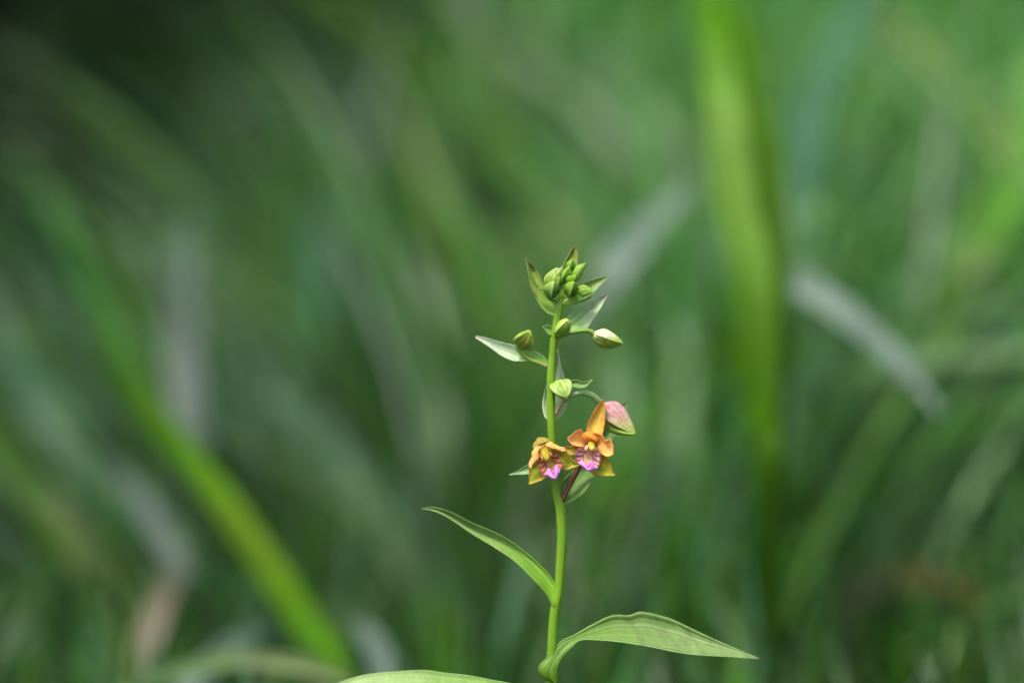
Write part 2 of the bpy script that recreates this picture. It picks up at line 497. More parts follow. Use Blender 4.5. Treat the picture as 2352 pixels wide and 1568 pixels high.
def hero_blades():
    B = grass_blade
    LUSH = np.array([.066, .195, .002])
    B("broad bright green grass blade arching over with a small reddish blemish midway", [LUSH * 1.2, LUSH * 1.3, LUSH * 1.2, np.array([.10, .19, .008]), LUSH * .95, LUSH * .7, G_MID * 1.1, G_MID * .9, G_MID * .9, G_MID * .8], 98,
      [(810, 1610), (690, 1420), (565, 1230), (455, 1080), (350, 950), (275, 810), (215, 680), (140, 540), (50, 420)], (.22, .27, .33, .38, .44), roll=-.45, taper=(.7, .1), mat=M_LUSH)
    B("tall upright yellow-green grass blade behind the orchid's buds, light half of a folded pair", [G_MID * .8, G_MID * .8, G_MID, LUSH * .8, np.array([.13, .28, .03]), np.array([.16, .31, .05]), LUSH * 1.15, LUSH * 1.1, LUSH], 98,
      [(1755, 1200), (1742, 900), (1728, 640), (1690, 470), (1662, 250), (1640, 100), (1610, -60), (1590, -200)], (.24, .28, .34, .42), taper=(.4, .1), stalk=True, mat=M_LUSH)
    B("tall upright deep green grass blade pressed against the yellow-green one", [G_MID, G_MID, LUSH * .8, LUSH * .9, LUSH * .95], 86,
      [(1780, 1000), (1775, 800), (1772, 600), (1765, 420), (1735, 260), (1700, 80), (1670, -60), (1640, -200)], (.27, .31, .36, .44), taper=(.4, .1), stalk=True, mat=M_LUSH)
    B("short stout deep green grass sheath at the bend of the grey-blue blade", [G_DARK * 1.5, LUSH * .5, LUSH * .7, LUSH * .9], 95,
      [(1768, 1040), (1750, 960), (1732, 860), (1715, 740), (1722, 630)], (.21, .28), taper=(.3, .5), stalk=True, mat=M_LUSH)
    B("grey-blue grass blade bent over and drooping to a point, beside the upright pair", [G_MID, G_GREY * 1.2, G_GREY * 1.4, G_GREY * 1.2, G_GREY * 1.3, G_GREY], 68,
      [(1735, 605), (1830, 650), (1940, 720), (2040, 810), (2120, 900), (2160, 960)], (.31, .27), roll=.55, root=False, taper=(.3, .05))
    B("short wide grey-blue blade tip rising diagonally behind the orchid's top buds", [G_MID, G_GREY * 1.1, G_GREY * 1.5, G_GREY * 1.4], 105,
      [(1400, 640), (1440, 580), (1490, 520), (1550, 455), (1580, 425)], (.40, .40), roll=.6, taper=(.25, .25))
    B("pale teal grass blade leaning right above the drooping grey-blue blade", [G_MID, G_TEAL * .85, G_TEAL * 1.0, G_TEAL * 1.05], 85,
      [(1830, 560), (1860, 330), (1905, 150), (1990, -40), (2050, -160)], (.46, .58), roll=.45, taper=(.3, .3))
    B("olive green grass blade slanting down steeply among pale blades", [G_BRIGHT, np.array([.075, .165, .015]), np.array([.075, .16, .015]), G_MID], 85,
      [(2420, 480), (2300, 330), (2180, 190), (2060, 60), (1960, -60)], (.48, .56), roll=-.4, taper=(.3, .3), root=False)
    B("bright green grass blade with yellow-brown middle, crossing the end of the olive blade", [G_MID, G_OLIVE * 1.3, G_BRIGHT * 1.2, G_BRIGHT * 1.2], 125,
      [(2200, 640), (2300, 480), (2345, 380), (2370, 260), (2380, 100)], (.45, .5), taper=(.3, .3))
    B("pale grey-green grass blade slanting beneath the olive blade", [G_PALE * .7, G_PALE * .8, G_PALE * .7], 75,
      [(2330, 520), (2200, 340), (2080, 200), (1980, 80)], (.6, .7), roll=-.4, taper=(.3, .3), root=False)
    B("pale mint blade end hanging beside the deep green upright blade", [G_PALE, G_PALE * 1.35, G_PALE * 1.3], 120,
      [(1840, 660), (1850, 590), (1862, 510), (1880, 440)], (.40, .40), roll=.6, taper=(.4, .3))
    tuft = [("topmost, pale green blade of the fan spreading level from the side tuft", (2400, 640), (2180, 760), (2000, 870), 42, .42, .8),
            ("long pale blade of the side tuft passing just beyond the drooping grey-blue tip", (2420, 800), (2150, 830), (1880, 880), 48, .40, .85),
            ("pale blade of the side tuft running just under the longest level one", (2420, 905), (2180, 885), (1960, 905), 45, .48, .75),
            ("lowest dull green blade of the side tuft fan", (2420, 1010), (2250, 970), (2080, 970), 45, .57, .7)]
    for lb, a, b, c_, wd, yb, br in tuft:
        B(lb, [G_PALE * br, G_PALE * br, G_MID * 1.3], wd, [a, b, c_, (c_[0] - 80, c_[1] + 50)], (yb, yb + .05), roll=-.5, root=False, group="level blades of the side tuft")
    B("grey-blue upright blade crossing behind the bright arching blade", [G_GREY * .5, G_GREY * .62, G_GREY * .65, G_TEAL * .8], 90,
      [(455, 1060), (430, 930), (420, 800), (415, 680), (430, 560), (445, 480)], (.42, .48), roll=.3, taper=(.2, .2))
    B("pale teal grass blade slanting under the bright arching blade", [G_TEAL, G_PALE * .95, G_TEAL * 1.1, G_TEAL], 110,
      [(560, 1520), (400, 1290), (290, 1150), (170, 1040), (70, 900), (20, 800), (-40, 640)], (.44, .54), roll=-.25, taper=(.4, .2))
    B("pale grey blade lying along the teal slanting blade", [G_GREY * .6, G_GREY * .7, G_GREY * .6], 65,
      [(430, 1330), (370, 1220), (310, 1130), (240, 1060)], (.33, .34), roll=-.4, root=False, taper=(.4, .3))
    B("deep green slanting blade with olive edge behind the tan dry leaf", [G_MID, G_OLIVE * .8, G_MID], 100,
      [(420, 1520), (290, 1370), (150, 1220), (40, 1080), (-60, 980)], (.40, .46), taper=(.3, .2))
    B("pale green slanting blade low beside the tan dry leaf", [G_PALE * .8, G_PALE * .95, G_TEAL, G_GREY * .8], 95,
      [(430, 1610), (290, 1480), (170, 1380), (60, 1290), (-60, 1170)], (.40, .46), roll=-.4, taper=(.3, .2))
    B("grey-blue blade end lying lowest of the slanting blades", [G_GREY * .8, G_GREY * 1.0, G_GREY], 90,
      [(190, 1620), (110, 1520), (30, 1430), (-70, 1350)], (.40, .44), roll=-.4, taper=(.3, .3))
    B("tan dry leaf standing upright among the slanting green blades", [G_TAN * .3, G_TAN * .5, G_TAN * .75, G_TAN * .4, G_MID], 66,
      [(310, 1560), (335, 1480), (370, 1390), (405, 1310), (440, 1230)], (.28, .30), mat=M_DEAD, taper=(.3, .4), name="dry_leaf", cat="dry leaf")
    B("light green thin blade arching low across the foot of the bright blade", [G_OLIVE * .7, G_OLIVE * .9, G_PALE * .8, G_OLIVE * .9, G_BRIGHT * .9], 42,
      [(240, 1620), (400, 1545), (560, 1515), (720, 1535), (880, 1590), (980, 1640)], (.20, .17), taper=(.2, .2), roll=.35)
    B("grey-blue short blade curving up beside the foot of the bright blade", [G_TEAL, G_GREY * 1.05, G_GREY * 1.05, G_TEAL], 82,
      [(430, 1590), (490, 1520), (560, 1465), (640, 1430)], (.22, .23), roll=.4, root=True, taper=(.3, .4))
    B("grey-blue blade stub standing close behind the orchid's lowest leaf", [G_GREY * .9, G_GREY * 1.05, G_GREY], 85,
      [(930, 1640), (890, 1540), (850, 1460), (820, 1420)], (.24, .25), roll=-.4, taper=(.4, .4))
    B("green blade arching over the grey hollow behind the orchid's side", [G_MID, G_MID * 1.1, G_MID * 1.1, G_MID * 1.2, G_MID], 80,
      [(1010, 1150), (1005, 950), (990, 760), (930, 600), (850, 500), (760, 430)], (.52, .6), taper=(.3, .1))
    B("wide sky-grey blade filling the gap below the arching green one", [G_GREY * .45, G_GREY * .55, G_GREY * .5], 170,  # grey tone is reflected sky put into the blade colour
      [(900, 860), (850, 740), (830, 640), (815, 560)], (.75, .8), roll=.3, taper=(.6, .1))
    B("soft teal blade beside the grey hollow", [G_TEAL, G_TEAL * 1.05, G_TEAL], 115,
      [(690, 860), (700, 700), (730, 560), (760, 470)], (.6, .65), taper=(.3, .2))
    par = [("muted teal blade slanting just above the orchid's middle leaf tip", 1000, 1330, 620, 900, G_TEAL * 1.1, 85, .46),
           ("muted pale blade slanting behind the orchid's middle leaf", 1110, 1330, 760, 930, G_PALE * .75, 85, .52),
           ("pale stripe-like blade slanting midway between bright blade and orchid", 900, 1250, 640, 1010, G_PALE * .9, 70, .46),
           ("teal blade slanting alongside the bright arching blade", 760, 1250, 540, 960, G_TEAL, 85, .5),
           ("dull green blade continuing above the grey-blue upright one", 620, 900, 330, 560, G_MID * 1.1, 90, .65)]
    for lb, x0, y0, x1, y1, cl, wd, yb in par:
        B(lb, [cl, cl, cl * .95], wd, [(x0 + 120, y0 + 190), (x0, y0), ((x0 + x1) / 2 + 15, (y0 + y1) / 2 - 15), (x1, y1), (x1 - 60, y1 - 120)], (yb, yb + .06), taper=(.3, .1), group="parallel muted blades")
    B("pale blade rising slantwise from the foot of the upright pair", [G_MID, G_PALE * .6, G_PALE * .8, G_PALE * .75], 105,
      [(1740, 1500), (1790, 1300), (1870, 1130), (1960, 980), (2040, 860)], (.5, .6), taper=(.3, .1))
    B("pale grey-green stub at the foot of the upright pair", [G_MID * 1.1, G_PALE * .7, G_MID * 1.3], 105,
      [(1775, 1640), (1780, 1500), (1775, 1380), (1760, 1250)], (.40, .42), taper=(.2, .5))
    B("level grey-green blade behind the orchid's pointed lower leaf", [G_TEAL * .8, G_GREY * .7, G_TEAL * .8], 70,
      [(1480, 1350), (1560, 1335), (1640, 1340), (1720, 1370)], (.46, .48), roll=.5, root=False, taper=(.3, .3))
    B("brown dead blade arching over with a pale tan end", [G_OLIVE * .5, np.array([.12, .085, .02]), np.array([.16, .10, .04]), G_TAN * .8, G_TAN * .7], 66,
      [(2300, 1540), (2230, 1370), (2110, 1320), (1980, 1360), (1890, 1410), (1830, 1460)], (.36, .34), mat=M_DEAD, taper=(.2, .5), name="dry_leaf", cat="dry leaf")
    far = [("faint grey-green blade far up the bank, upright", [(1150, 700), (1130, 480), (1100, 250), (1050, 40)], G_PALE * .55, 110, .9),
           ("faint wide pale blade standing far up the bank above the orchid's tip", [(1330, 420), (1370, 250), (1420, 60)], G_PALE * .8, 130, .8),
           ("faint pale blade sloping far across the bank above the orchid's tip", [(1500, 420), (1380, 250), (1200, 120), (1050, 60)], G_PALE * .85, 110, .75),
           ("faint fresh green leaf patch far up the bank", [(1010, 330), (1000, 240), (1020, 160)], LUSH * .6, 130, .9),
           ("faint pale blade leaning toward the upright pair from far up the bank", [(1620, 500), (1560, 330), (1450, 200)], G_PALE * .9, 110, .7),
           ("faint slate-grey blade far up the bank in the dark hollow", [(800, 330), (770, 220), (780, 120)], G_GREY * .6, 150, 1.1),  # grey stands in for sky reflected off the blade
           ("faint slate-grey blade at the top of the bank", [(1130, 120), (1090, 40), (1060, -60)], G_GREY * .8, 130, 1.0)]  # sky reflection painted as grey here too
    for lb, pts_, cl, wd, yb in far:
        B(lb, [cl, cl, cl], wd, [(pts_[0][0] + 20, pts_[0][1] + 120)] + pts_, (yb, yb + .05), taper=(.3, .3), group="far soft blades")

hero_blades()

# ------------------------------------------------------------------ the dark shrub in the hollow
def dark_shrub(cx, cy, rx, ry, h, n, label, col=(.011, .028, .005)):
    root = bpy.data.objects.new("shrub", None); SC.collection.objects.link(root)
    gz = float(ground_z(cx, cy)); root.location = (cx, cy, gz)
    root["label"] = label; root["category"] = "shrub"
    r = np.random.default_rng(int(abs(cx) * 100) + n)
    d = r.normal(size=(n, 3)); d /= np.linalg.norm(d, axis=1, keepdims=True)
    rad = r.random(n) ** .45 * (1 + .25 * np.sin(d[:, 0] * 5 + 1) * np.sin(d[:, 2] * 6))
    c = d * rad[:, None] * np.array([rx, ry, h * .5]) + np.array([0, 0, h * .52])
    c = c[c[:, 2] > .01]; n = len(c)
    a = r.normal(size=(n, 3)); a[:, 2] *= .5; a /= np.linalg.norm(a, axis=1, keepdims=True)
    b = np.cross(a, r.normal(size=(n, 3))); b /= np.linalg.norm(b, axis=1, keepdims=True)
    ln = r.uniform(.025, .05, n)[:, None]; wd = ln * r.uniform(.3, .45, n)[:, None]
    nn = np.cross(a, b)
    v = np.stack([c - a * ln * .5, c + b * wd * .5 + nn * ln * .06, c + a * ln * .5, c - b * wd * .5 + nn * ln * .06], 1)
    f = np.arange(n * 4).reshape(n, 4)
    me = bpy.data.meshes.new("foliage")
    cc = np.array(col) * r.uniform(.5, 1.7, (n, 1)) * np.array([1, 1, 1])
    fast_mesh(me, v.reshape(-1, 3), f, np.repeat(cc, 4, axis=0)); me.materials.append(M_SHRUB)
    o = link(bpy.data.objects.new("foliage", me), root); o["kind"] = "stuff"
    for k in range(7):
        an = k * .9 + cx; tip = np.array([math.cos(an) * rx * .7, math.sin(an) * ry * .7, h * r.uniform(.6, .9)])
        p = np.array([[0, 0, -.02], tip * np.array([.25, .25, .4]), tip * np.array([.6, .6, .75]), tip])
        tube("branch", p, np.array([.008, .006, .004, .0015]), lambda U, V, q: np.array([.05, .035, .022]) * np.ones(q.shape), M_DEAD, root, n=16, nt=8)
M_SHRUB = tissue("shrub_leaf", trans=.2, rough=.55, spec=.25, noise_scale=40, var=.25, tint=(1.1, 1.2, .4))
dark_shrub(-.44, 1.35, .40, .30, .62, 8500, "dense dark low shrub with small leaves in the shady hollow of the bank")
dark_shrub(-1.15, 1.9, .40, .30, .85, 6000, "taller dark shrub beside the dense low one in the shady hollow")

# ------------------------------------------------------------------ the orchid
orchid = bpy.data.objects.new("helleborine_orchid", None)
SC.collection.objects.link(orchid)
orchid["label"] = "slender green wild orchid with two orange-and-purple flowers, nodding buds and pointed leaves"
orchid["category"] = "orchid"
orchid.empty_display_size = .02

def part_empty(name, label=None):
    o = bpy.data.objects.new(name, None); SC.collection.objects.link(o); o.parent = orchid; o.empty_display_size = .005
    if label: o["label"] = label
    return o

STEM_C = np.array([.150, .300, .006])
LEAF_C = np.array([.150, .325, .018])
LEAF_P = np.array([.245, .400, .125])       # pale bloom
BUD_C = np.array([.230, .440, .030])
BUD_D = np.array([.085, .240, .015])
BUD_Y = np.array([.420, .500, .130])
BROWN = np.array([.200, .110, .030])
PINKISH = np.array([.50, .28, .22])

def wob(pos, k, a):
    return a * np.sin(pos[..., 0] * k + 1.7) * np.sin(pos[..., 2] * k * .8 + .4) + a * .6 * np.sin(pos[..., 0] * k * 2.3 + pos[..., 2] * k * 1.9)

def c_leaf(base, tip, edge=None, tipcol=None, edge_w=.10, stripes=0, sa=.12, mid=None, blotch=None, ba=.5, tip_at=.75):
    def f(U, V, pos):
        c = mix(base, tip, smooth(0, .8, U))
        e = np.abs(2 * V - 1)
        if stripes: c = c * (1 + sa * 1.0 * np.cos((V - .5 + .012 * np.sin(V * 29 + 1)) * 2 * math.pi * stripes) * (.6 + .5 * np.sin(V * 13 + 2)) * (.8 + .3 * np.sin(U * 17 + V * 9)) + .05 * np.sin(V * 61 + 3) * np.sin(U * 7 + V * 31))[..., None]
        if mid is not None: c = mix(c, mid, .75 * np.exp(-((V - .5) / .05) ** 2) * (1 - .4 * U))
        if edge is not None: c = mix(c, edge, smooth(1 - edge_w * 2, 1, e) * .8)
        if blotch is not None:
            b = smooth(.2, .8, wob(pos, 900, .6) + .8 * np.exp(-((U - .70) / .18) ** 2) * np.exp(-((V - .5) / .28) ** 2) + .1 * np.sin(V * 20)) * smooth(.35, .6, U)
            c = mix(c, blotch, ba * b)
        if tipcol is not None: c = mix(c, tipcol, smooth(tip_at, 1, U))
        return np.clip(c * (1 + wob(pos, 700, .06))[..., None], 0, 1)
    return f

# --- stem
spts = [(1275, 2400), (1278, 2150), (1283, 1900), (1280, 1720), (1274, 1640)]
c3s = [(1203, 1120, 60), (1185, 1021, 60), (1181, 960, 58), (1186, 850, 53), (1193, 720, 52), (1203, 620, 50), (1221, 540, 49), (1231, 400, 51), (1239, 250, 54), (1232, 120, 54)]
c2s = [(612, 1450, 96), (590, 1350, 92), (570, 1200, 88), (556, 1000, 86), (543, 800, 86), (535, 600, 88), (530, 400, 88), (530, 250, 88), (533, 100, 90)]
c1s = [(1128, 1480, 94), (1140, 1330, 98), (1155, 1200, 100), (1180, 1080, 100), (1198, 970, 100), (1215, 870, 92), (1228, 780, 60), (1240, 680, 48), (1238, 580, 42), (1260, 500, 36), (1300, 440, 26)]
def tog(c, l): return [(c[0] + a * c[2], c[1] + b * c[2], w * c[2]) for a, b, w in l]
allp = [(x, y, 30 - i * .5) for i, (x, y) in enumerate(spts)] + tog(C3, c3s) + tog(C2, c2s) + tog(C1, c1s)
sp = np.array([W(x, y, 0) for x, y, w in allp]); sr = np.array([w * S / 2 for x, y, w in allp])
sp[0, 2] = min(sp[0, 2], -.01)
def stem_col(U, V, pos):
    c = mix(STEM_C * np.array([.9, .95, 1.2]), STEM_C, smooth(.2, .6, U))
    c = mix(c, STEM_C * np.array([.85, .95, 2.2]), smooth(.75, 1, U))
    g = (.5 + .5 * np.sin(V * 5)) * .12
    return c * (1 - g + wob(pos, 260, .06))[..., None]
stem = tube("stem", sp, sr, stem_col, M_STEM, orchid, n=200, nt=28, ribs=.04)
def stem_hairs():
    n = 5200
    c = catmull(sp, 400); r = catmull(np.column_stack([sr] * 3), 400)[:, 0]
    k = RNG.integers(60, 396, n); th = RNG.uniform(0, 2 * math.pi, n)
    d = np.stack([np.cos(th), np.sin(th), RNG.normal(.1, .35, n)], -1); d /= np.linalg.norm(d, axis=1, keepdims=True)
    b = c[k] + d * (r[k] * .93)[:, None]
    ln = RNG.uniform(.00025, .0006, n)[:, None]; sd = np.stack([-np.sin(th), np.cos(th), 0 * th], -1) * .00003
    v = np.stack([b - sd, b + sd, b + d * (r[k, None] * .07 + ln)], 1)
    me = bpy.data.meshes.new("hairs")
    fast_mesh(me, v.reshape(-1, 3), np.arange(n * 3).reshape(n, 3), np.tile([.42, .55, .22], (n * 3, 1)))
    me.materials.append(M_LEAF)
    o = link(bpy.data.objects.new("hairs", me), stem); o["kind"] = "stuff"
stem_hairs()

def leaf(c, A, B, dA, dB, M=None, dM=None, name="leaf", colf=None, mat=None, parent=None, bow=0.0, **kw):
    a, b = P(c, A, dA), P(c, B, dB)
    if M is not None:
        m = P(c, M, dM)
    else:
        n = max(len(A), len(B)) + 2
        aa, bb = catmull(a, n, len(A) != len(B)), catmull(b, n, len(A) != len(B))
        u = np.linspace(0, 1, n)
        m = (aa + bb) / 2
        m[:, 1] -= bow * S * np.sin(np.pi * np.clip(u, .05, 1))
    return blade_of(name, a, m, b, colf, mat or M_LEAF, parent or orchid, **kw)

# --- the three foliage leaves
GREENTIP = np.array([.20, .22, .12])
leaf(C3, [(505, 108), (570, 103), (650, 125), (760, 180), (900, 240), (1000, 300), (1100, 380), (1165, 445), (1205, 500), (1228, 540)][::-1],
     [(505, 110), (570, 122), (650, 160), (760, 235), (900, 320), (1000, 390), (1080, 470), (1150, 545), (1178, 595), (1200, 625)][::-1], (8, -30, -60), (14, 14, -40, -60),
     bow=-22, colf=c_leaf(LEAF_C * 1.15, LEAF_P * .95, stripes=7, sa=.10, mid=LEAF_C * .7, tipcol=np.array([.30, .33, .20]), tip_at=.93), nu=80, nv=41, veins=7, vein_amp=.00010)
leaf(C3, [(1190, 1030), (1135, 985), (1118, 935), (1165, 880), (1235, 802), (1300, 772), (1400, 714), (1500, 668), (1590, 668), (1650, 650), (1750, 667), (1830, 691), (1950, 749), (2100, 819), (2200, 861), (2272, 890)],
     [(1225, 1010), (1222, 975), (1218, 950), (1240, 890), (1290, 830), (1340, 798), (1450, 799), (1530, 804), (1600, 812), (1680, 826), (1760, 841), (1840, 854), (1950, 866), (2100, 878), (2200, 890), (2272, 896)],
     [2, 8, 12, 10, 0, -12, -30, -42, -46, -46, -44, -40, -28, -12, -2, 4], [4, 12, 16, 16, 14, 12, 24, 34, 40, 44, 46, 44, 38, 26, 14, 6],
     M=[(1205, 1020), (1172, 985), (1165, 945), (1198, 890), (1258, 822), (1318, 790), (1430, 764), (1520, 750), (1600, 752), (1670, 756), (1760, 776), (1840, 793), (1950, 822), (2100, 855), (2200, 877), (2272, 893)],
     dM=[16, 22, 22, 14, 2, -10, -24, -34, -38, -38, -36, -30, -20, -6, 2, 5],
     colf=c_leaf(LEAF_C * .9, LEAF_P * .85, stripes=8, sa=.30, mid=LEAF_C * .6, edge=LEAF_P * 1.1, edge_w=.03, tipcol=np.array([.24, .26, .14]), tip_at=.955, blotch=np.array([.13, .13, .06]), ba=.28), nu=120, nv=65, veins=8, vein_amp=.00016, ruffle=.0002)
leaf(C0, [(1300, 1660), (1240, 1600), (1181, 1571), (1134, 1561), (1076, 1550), (1019, 1544), (975, 1538), (913, 1541), (856, 1546), (812, 1555), (773, 1569), (720, 1600), (670, 1650), (640, 1700)],
     [(1290, 1720), (1230, 1700), (1170, 1680), (1120, 1668), (1070, 1660), (1015, 1652), (960, 1648), (905, 1650), (850, 1655), (800, 1662), (750, 1672), (705, 1690), (665, 1705), (640, 1712)],
     (0, -25, -25, 10), (10, 60, 70, 20), bow=-8, colf=c_leaf(LEAF_C, LEAF_P * 1.0, stripes=8, sa=.28, mid=LEAF_C * .7, edge=LEAF_P, edge_w=.04), nu=70, nv=49, veins=8, vein_amp=.00016)

# --- bracts of the spike
PURP = np.array([.34, .28, .20])
leaf(C1, [(1155, 985), (1110, 968), (1050, 940), (960, 840), (890, 700), (850, 580), (820, 430), (797, 320), (786, 250)],
     [(1175, 940), (1172, 880), (1150, 800), (1080, 690), (1010, 570), (962, 462), (885, 345), (832, 285), (800, 252)], (0, 4, 2, -4), (-4, -18, -16, -6), name="bract",
     M=[(1160, 970), (1130, 925), (1090, 860), (1015, 760), (945, 640), (900, 530), (855, 400), (818, 310), (792, 250)], dM=(-4, -16, -18, -6),
     colf=c_leaf(np.array([.30, .50, .085]), np.array([.30, .42, .075]), mid=BUD_D * 1.8, edge=np.array([.36, .42, .20]), edge_w=.04, blotch=np.array([.06, .07, .01]), ba=.9, tipcol=PURP, tip_at=.86), nu=60, nv=25, veins=3, vein_amp=.00008)
leaf(C1, [(1250, 560), (1235, 460), (1262, 350), (1320, 240), (1370, 160), (1402, 112)], [(1400, 560), (1440, 450), (1445, 330), (1440, 210), (1428, 145), (1406, 112)], (-6, -18), (-6, -16), name="bract", bow=-10,
     colf=c_leaf(np.array([.20, .37, .035]), np.array([.25, .33, .04]), mid=np.array([.30, .42, .10]), edge=np.array([.28, .36, .14]), edge_w=.05, tipcol=np.array([.30, .13, .03]), tip_at=.86, blotch=BROWN * .7, ba=.4), nu=50, nv=21, veins=2, vein_amp=.00006)
leaf(C1, [(1330, 560), (1335, 470), (1380, 395), (1430, 352), (1490, 332), (1554, 320)], [(1400, 560), (1440, 545), (1475, 515), (1502, 450), (1535, 385), (1556, 324)], (2, -6), (2, -6), name="bract", bow=9,
     colf=c_leaf(np.array([.20, .42, .035]), np.array([.26, .45, .06]), mid=np.array([.36, .52, .13]), edge=np.array([.34, .48, .16]), edge_w=.06, tipcol=np.array([.32, .30, .10]), tip_at=.9), nu=40, nv=21, veins=2)
leaf(C1, [(1260, 700), (1360, 650), (1450, 608), (1540, 562), (1640, 528), (1750, 494), (1832, 480)], [(1280, 780), (1440, 760), (1600, 720), (1655, 680), (1700, 630), (1760, 570), (1838, 490)], (-4, -22, -30), (-4, -18, -28), name="bract", bow=-8,
     colf=c_leaf(np.array([.16, .34, .04]), np.array([.22, .33, .08]), mid=BUD_D * 1.2, edge=np.array([.30, .36, .20]), edge_w=.05, tipcol=np.array([.28, .30, .18]), tip_at=.9), nu=50, nv=21, veins=2)
leaf(C1, [(1190, 1150), (1240, 1060), (1300, 1005), (1400, 940), (1550, 858), (1700, 768), (1812, 708)], [(1195, 1260), (1260, 1245), (1400, 1205), (1555, 1142), (1640, 1030), (1730, 890), (1828, 716)], (-6, -22, -40), (-6, -8, -40), name="bract",
     M=[(1192, 1215), (1250, 1165), (1330, 1115), (1450, 1025), (1580, 915), (1710, 805), (1820, 712)], dM=(-6, -28, -44),
     colf=c_leaf(LEAF_C * 2.0, np.array([.46, .60, .34]), stripes=4, sa=.06, mid=np.array([.20, .36, .08]), edge=np.array([.36, .36, .30]), edge_w=.05, tipcol=np.array([.36, .32, .26]), tip_at=.82), nu=60, nv=29, veins=4)
leaf(C1, [(1085, 1590), (1040, 1510), (960, 1450), (880, 1425), (760, 1390), (650, 1348), (450, 1300), (280, 1250), (168, 1232)], [(1065, 1660), (1000, 1605), (920, 1568), (830, 1550), (720, 1552), (620, 1545), (480, 1480), (330, 1370), (166, 1262)], (-2, -6, -18), (-2, 8, -8), name="bract",
     M=[(1078, 1630), (1030, 1580), (950, 1535), (850, 1495), (745, 1480), (640, 1450), (470, 1390), (310, 1312), (166, 1247)], dM=(-4, -14, -18),
     colf=c_leaf(LEAF_C * 1.8, np.array([.52, .64, .45]), stripes=4, sa=.08, mid=np.array([.22, .30, .12]), edge=np.array([.50, .52, .46]), edge_w=.05, tipcol=np.array([.50, .50, .42]), tip_at=.86), nu=60, nv=29, veins=4)
leaf(C1, [(1165, 1230), (1148, 1165), (1110, 1112), (1060, 1098), (1008, 1110)], [(1165, 1238), (1120, 1226), (1070, 1205), (1030, 1160), (1006, 1116)], (6, 10), (6, 14), name="bract", bow=-6,
     colf=c_leaf(LEAF_C * 1.3, LEAF_P * .9, edge=LEAF_P * 1.1), nu=24, nv=15)
leaf(C4, [(860, 1250), (780, 1230), (680, 1190), (600, 1120), (570, 1020), (500, 975), (440, 985), (392, 945)], [(850, 1285), (730, 1262), (640, 1225), (540, 1190), (470, 1120), (420, 1050), (400, 1000), (388, 950)], (4, 8, 10), (4, 20, 12), name="bract",
     M=[(850, 1275), (740, 1240), (660, 1205), (565, 1150), (500, 1080), (455, 1030), (420, 990), (390, 947)], dM=(2, 8, 8), colf=c_leaf(BUD_D * 1.2, np.array([.22, .38, .06]), edge=np.array([.36, .48, .14]), tipcol=BROWN * 1.5, tip_at=.93), nu=30, nv=17)
leaf(C4, [(930, 1320), (1000, 1210), (1120, 1160), (1230, 1110), (1330, 1070), (1352, 1010), (1330, 960)], [(960, 1350), (1150, 1340), (1290, 1310), (1420, 1260), (1540, 1210), (1620, 1130), (1640, 1090)], (4, 14, 16), (4, 18, 8), name="bract",
     bow=2, colf=c_leaf(np.array([.28, .44, .08]), BUD_D * 1.3, edge=np.array([.34, .46, .14])), nu=40, nv=19, veins=2)
leaf(C4, [(930, 880), (850, 820), (805, 680), (820, 590), (880, 520), (968, 468)], [(950, 870), (880, 800), (862, 700), (885, 640), (930, 570), (970, 472)], (4, 10, 2), (6, 14, 4), name="bract", bow=2,
     colf=c_leaf(np.array([.24, .42, .06]), np.array([.28, .40, .12]), edge=np.array([.34, .44, .18])), nu=30, nv=13)
leaf(C4, [(960, 1180), (945, 1080), (975, 960), (1000, 880)], [(1000, 1160), (1140, 1165), (1270, 1100), (1352, 1055)], (6, 12), (6, 20), name="bract", bow=-4,
     colf=c_leaf(BUD_C * .85, BUD_C, edge=np.array([.30, .42, .14])), nu=30, nv=15)
# tall pale bract behind the stem
leaf(C2, [(560, 600), (480, 585), (452, 520), (440, 440), (455, 340), (485, 220), (540, 60), (580, -60), (592, -142)], [(575, 605), (620, 580), (685, 490), (712, 400), (712, 320), (682, 190), (650, 70), (620, -60), (600, -142)], (-6, -30, -36), (-6, -24, -36), name="bract",
     M=[(565, 602), (560, 580), (570, 510), (575, 425), (575, 330), (580, 205), (590, 65), (598, -60), (596, -142)], dM=(-10, -46, -44),
     colf=c_leaf(np.array([.36, .52, .22]), np.array([.48, .60, .42]), mid=LEAF_C * 1.6, edge=np.array([.55, .65, .48])), nu=50, nv=21, veins=3)
leaf(C2, [(585, 270), (630, 225), (690, 208), (740, 190), (800, 183), (865, 200), (910, 192), (966, 178)], [(585, 300), (640, 290), (700, 272), (750, 258), (830, 268), (880, 260), (925, 230), (968, 184)], (0, 6, 10), (0, 10, 12), name="bract", bow=-6,
     colf=c_leaf(LEAF_C * 1.1, np.array([.17, .32, .07]), edge=np.array([.30, .40, .18]), edge_w=.05, tipcol=np.array([.45, .48, .25]), tip_at=.93), nu=40, nv=17, ruffle=.0001)
